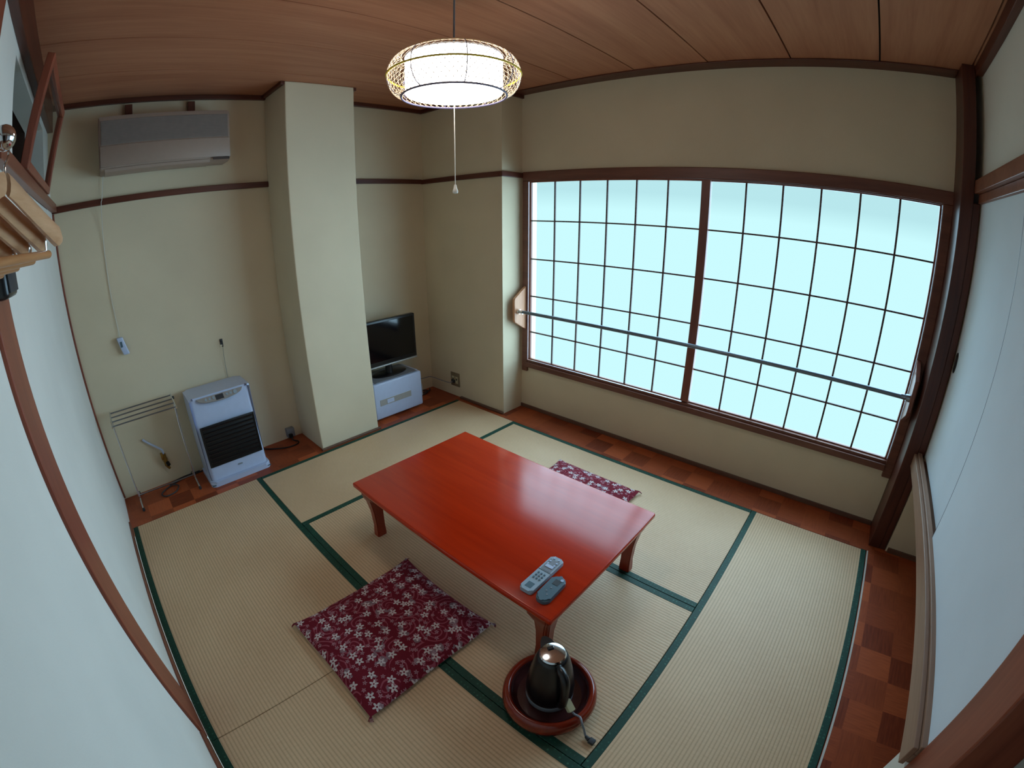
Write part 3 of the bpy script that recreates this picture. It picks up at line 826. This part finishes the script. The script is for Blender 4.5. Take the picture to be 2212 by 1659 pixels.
# gas tap on the wall with white hose, behind the rack
gt = thing('gas_tap', 'brass gas tap with a white hose on the wall behind the towel rack', 'gas tap', (.345, YB-.0005, .14))
b = nb(); cyl(b, (0, 0, .03), (0, -.03, .03), .020, .016, 18); cyl(b, (0, -.034, .0), (0, -.034, .085), .014, n=16); cyl(b, (0, -.034, .0), (.012, -.034, -.028), .012, .009, 14); obj('valve', b, 'brass', gt, True)
b = nb(); box(b, (-.022, -.062, .055), (-.006, -.046, .105), .003); cyl(b, (-.014, -.048, .07), (-.002, -.04, .06), .006, n=10); obj('lever', b, 'brass', gt, True)
b = nb(); cyl(b, (.008, -.046, .022), (.012, -.066, .012), .013, n=16); obj('outlet', b, 'black_matte', gt, True)
b = nb(); tube(b, spline([(0, -.034, .086), (-.002, -.034, .115), (-.03, -.030, .145), (-.07, -.018, .18), (-.105, -.006, .215)], 6), .0075, 10); obj('hose', b, 'white_plastic', gt, True)

# dark cable lying under the rack
cb = nb()
tube(cb, spline([(.60, .385, .006), (.52, .375, .006), (.42, .37, .007), (.31, .33, .006), (.245, .27, .006), (.27, .215, .006), (.34, .23, .007), (.37, .29, .013), (.32, .345, .014), (.42, .39, .008), (.55, .395, .006)], 8), .0045, 8)
tag(obj('floor_cable', cb, 'dark_grey', None, True), 'dark cable coiled on the parquet beneath the towel rack', 'cable')

# heater cord and plug box near the pillar
pb = thing('wall_socket_box', 'small grey socket box at the foot of the back wall beside the pillar', 'socket', (1.275, YB-.0005, .02))
b = nb(); box(b, (-.03, -.045, 0), (.03, 0, .07), .004); obj('box', b, 'grey', pb, True)
b = nb(); box(b, (-.026, -.072, .005), (.002, -.0455, .035), .004); obj('plug', b, 'black_matte', pb, True)
cb = nb(); tube(cb, spline([(1.262, .328, .04), (1.262, .310, .02), (1.29, .285, .008), (1.27, .255, .006), (1.19, .255, .006), (1.10, .31, .006), (1.04, .365, .007), (1.004, .382, .016)], 8), .0048, 8)
tag(obj('heater_cord', cb, 'black_matte', None, True), 'black heater cord looping on the parquet to the socket beside the pillar', 'cord')

# ------------------------------------------------------------------ fridge and TV in the niche
fr = thing('mini_fridge', 'small white refrigerator on the floor of the niche beside the pillar', 'refrigerator', (2.122, .105, .0005))
b = nb(); box(b, (-.232, .036, .012), (.232, .272, .322), .012, 3); obj('cabinet', b, 'white_plastic', fr, True)
b = nb(); box(b, (-.232, 0, .022), (.232, .0345, .318), .013, 3); dr = obj('door', b, 'white_plastic', fr, True)
b = nb(); box(b, (-.185, -.003, .132), (.115, -.0003, .182), .001)
for v in b.verts: pass
obj('badge_plate', b, 'silver', dr)
b = nb(); box(b, (-.12, -.0055, .140), (-.055, -.0032, .172), .001); obj('badge_mark', b, 'white_plastic', dr)
b = nb(); box(b, (.2325, .004, .10), (.238, .030, .20), .002); obj('door_handle', b, 'silver', dr)
b = nb(); box(b, (-.2, .01, .3225), (.2, .27, .3265), .001); obj('top_mat', b, 'grey', fr)
for sx in (-1, 1):
    for y in (.06, .25):
        b = nb(); cyl(b, (sx*.2, y, 0), (sx*.2, y, .0118), .014, n=14); obj('foot', b, 'black', fr, True)

tv = thing('television', 'small black flat television standing on the white refrigerator', 'television', (2.130, .235, .3275))
b = nb(); box(b, (-.270, -.028, .092), (.270, .016, .452), .006, 3); box(b, (-.18, .0165, .14), (.18, .05, .40), .01); obj('housing', b, 'black', tv, True)
b = nb(); box(b, (-.250, -.0295, .125), (.250, -.0283, .434)); obj('screen', b, 'screen', tv)
b = nb(); box(b, (-.270, -.034, .078), (.270, .010, .0915), .005); obj('speaker_bar', b, 'silver', tv, True)
b = nb(); cyl(b, (0, 0, .012), (0, 0, .0775), .032, .026, 20); obj('neck', b, 'black', tv, True)
b = nb(); lathe(b, [(0, 0), (.125, 0), (.128, .004), (.12, .009), (.04, .0115), (0, .0115)], 40)
for v in b.verts: v.co.y *= .62; v.co.x *= 1.25
obj('stand', b, 'black', tv, True)

wo = thing('wall_outlet', 'bronze-coloured double wall outlet low on the stepped wall right of the television', 'wall outlet', (XP-.0005, .070, .155))
b = nb(); box(b, (-.007, -.056, -.062), (0, .056, .062), .003); pt = obj('plate', b, 'gold_plate', wo, True)
for y in (-.022, .022):
    b = nb(); box(b, (-.010, y-.016, -.035), (-.0072, y+.016, .03), .002); ic = obj('socket', b, 'cream_plastic', pt)
    b = nb(); box(b, (-.0108, y-.007, -.005), (-.0101, y+.007, .012)); obj('slot', b, 'black', ic)
b = nb(); box(b, (-.024, -.008, -.03), (-.0103, .022+.012, -.002), .003); obj('plug', b, 'dark_grey', wo)

b = nb(); tube(b, spline([(2.672, .085, .137), (2.655, .115, .125), (2.63, .20, .135), (2.60, .30, .15), (2.55, .365, .13), (2.46, .385, .15), (2.38, .36, .17)], 8), .0035, 8)
tag(obj('power_cable', b, 'grey', None, True), 'pale grey cable from the wall outlet to behind the refrigerator', 'cable')
b = nb(); tube(b, spline([(2.41, .33, .012), (2.47, .30, .006), (2.55, .31, .006), (2.59, .35, .007), (2.55, .385, .008), (2.47, .38, .012), (2.44, .34, .014), (2.52, .32, .015), (2.60, .33, .012), (2.63, .37, .008)], 8), .0055, 8)
tag(obj('coiled_cable', b, 'dark_grey', None, True), 'dark cable coiled on the floor right of the refrigerator', 'cable')

# ------------------------------------------------------------------ hooks, hangers and holder on the left
hk = thing('coat_hook', 'round chrome coat hook on the left wall above the wooden hangers', 'hook', (XL+.0005, -2.065, 1.703))
b = nb(); cyl(b, (0, 0, 0), (.006, 0, 0), .03, n=24); obj('plate', b, 'chrome', hk, True)
b = nb(); cyl(b, (.006, 0, 0), (.15, 0, .0), .006, n=14); sphere(b, (.155, 0, .004), .017); obj('peg', b, 'chrome', hk, True)

def arm_half(bm, s):
    n = 14; rings = []
    for i in range(n+1):
        u = i/n
        y = s*(.008+.205*u); z = -.022-.072*u**1.2
        hgt = .026+.006*u; th = .0050+.0075*u**1.5
        if i == n: hgt *= .55; th *= .6
        ring = []
        for q in range(10):
            a = 2*PI*q/10
            ring.append(bm.verts.new((th*math.cos(a)+.012*u*u, y, z+hgt*.5*math.sin(a)*(1.2))))
        rings.append(ring)
    for A, B in zip(rings, rings[1:]):
        for q in range(10): bm.faces.new((A[q], A[(q+1) % 10], B[(q+1) % 10], B[q]))
    bm.faces.new(rings[0]); bm.faces.new(rings[-1][::-1])
def hanger():
    r = thing('wooden_hanger', '', 'hanger', (0, 0, 0), 0, 'wooden hangers on the left hook')
    b = nb(); arm_half(b, 1); arm_half(b, -1); obj('shoulder', b, 'hanger', r, True)
    b = nb(); cyl(b, (0, -.175, -.116), (0, .175, -.116), .0065, n=14); br = obj('trouser_bar', b, 'hanger_dark', r, True)
    for s in (-1, 1):
        b = nb(); tube(b, [(0.005, s*.150, -.075), (.003, s*.160, -.095), (0, s*.163, -.116)], .0016, 6)
        obj('bar_wire', b, 'chrome', br)
    b = nb(); tube(b, spline([(0, 0, -.022), (0, 0, .0), (0, .018, .018), (0, .012, .040), (0, -.006, .044), (0, -.018, .034)], 6), .0018, 8); obj('hook', b, 'chrome', r, True)
    return r
h0 = hanger()
spots = [(.144, -2.062, .17, 'pale wooden hanger nearest the room on the left wall hook'), (.116, -2.062, .17, 'wooden hanger second from the room on the left wall hook'),
         (.088, -2.062, .17, 'wooden hanger third from the room on the left wall hook'), (.060, -2.062, .17, 'wooden hanger closest to the left wall on the hook')]
for i, (x, y, rz, lab) in enumerate(spots):
    if i == 0: r = h0
    else:
        r = h0.copy(); COL.objects.link(r)
        for ch in list(h0.children):
            c = ch.copy(); COL.objects.link(c); c.parent = r
            for gch in list(ch.children):
                d_ = gch.copy(); COL.objects.link(d_); d_.parent = c
    r.location = (x, y, 1.672-.004*i); r.rotation_euler = (0, 0, -rz); r['label'] = lab

bh = thing('wall_holder', 'black rounded holder fixed on the red-brown post at the left edge', 'holder', (.0008, -1.50, 1.49))
b = nb(); box(b, (0, -.07, 0), (.035, .062, .075), .012, 3); obj('shell', b, 'black', bh, True)
b = nb(); box(b, (.0352, -.06, .012), (.039, .05, .062), .001); obj('cover', b, 'dark_grey', bh, True)

# ------------------------------------------------------------------ camera, world, view
cam = bpy.data.cameras.new('camera'); co = bpy.data.objects.new('camera', cam); COL.objects.link(co)
co.location = (.26366, -2.75728, 1.53963)
yaw, pit, rol = math.radians(-48.2986), math.radians(-21.1645), math.radians(-.1208)
f = Vector((-math.sin(yaw)*math.cos(pit), math.cos(yaw)*math.cos(pit), math.sin(pit)))
rt = Vector((math.cos(yaw), math.sin(yaw), 0)); up = rt.cross(f)
r2 = rt*math.cos(rol)+up*math.sin(rol); u2 = up*math.cos(rol)-rt*math.sin(rol)
co.matrix_world = Matrix(((r2.x, u2.x, -f.x, co.location.x), (r2.y, u2.y, -f.y, co.location.y), (r2.z, u2.z, -f.z, co.location.z), (0, 0, 0, 1)))
cam.type = 'PANO'; cam.sensor_width = 36; cam.sensor_height = 27; cam.sensor_fit = 'HORIZONTAL'; cam.lens = 15.; cam.clip_start = .01
pk = (0., 6.27937124e-02, 4.08824909e-05, -2.89556183e-05, 8.25591324e-07)
tgt = cam if hasattr(cam, 'panorama_type') else cam.cycles
tgt.panorama_type = 'FISHEYE_LENS_POLYNOMIAL'
tgt.fisheye_fov = 3.1
for i, v in enumerate(pk): setattr(tgt, 'fisheye_polynomial_k%d' % i, -v)
SC.camera = co

# outdoors: pale ground and haze, a dark band added to shade the window top, hazy sky above
w = bpy.data.worlds.new('outdoors'); SC.world = w; w.use_nodes = True
nt = NT(w); bg = nt.n['Background']
tc = nt.add('ShaderNodeTexCoord'); sp = nt.add('ShaderNodeSeparateXYZ')
nt.link(tc.outputs['Generated'], sp.inputs[0])
zz = nt.math('MULTIPLY_ADD', sp.outputs[2], 2., .5)
nt.link(nt.ramp(zz, [(.53, (.60, .97, 1.0, 1)), (.61, (.13, .29, .38, 1)), (.80, (.13, .29, .38, 1)), (1., (.8, 1.1, 1.25, 1))]), bg.inputs[0])
bg.inputs[1].default_value = 1.
try: w.cycles.sampling_method = 'NONE'
except Exception: pass
# soft daylight from the hazy sky in front of the window
sun = bpy.data.lights.new('daylight', 'SUN'); sun.energy = 45.; sun.color = (.63, 1.0, 1.32); sun.angle = math.radians(130)
so = bpy.data.objects.new('daylight', sun); COL.objects.link(so)
so.rotation_euler = Vector((-math.cos(math.radians(36)), math.sin(math.radians(36)), -math.tan(math.radians(30)))).to_track_quat('-Z', 'Y').to_euler()
so.location = (6, -1.9, 3)
SC.view_settings.view_transform = 'Standard'; SC.view_settings.look = 'None'
SC.view_settings.gamma = 1; SC.view_settings.use_curve_mapping = False
SC.view_settings.exposure = 0.
SC.cycles.use_denoising = True
SC.cycles.max_bounces = 10; SC.cycles.transparent_max_bounces = 8; SC.cycles.diffuse_bounces = 5
SC.cycles.sample_clamp_indirect = 6.
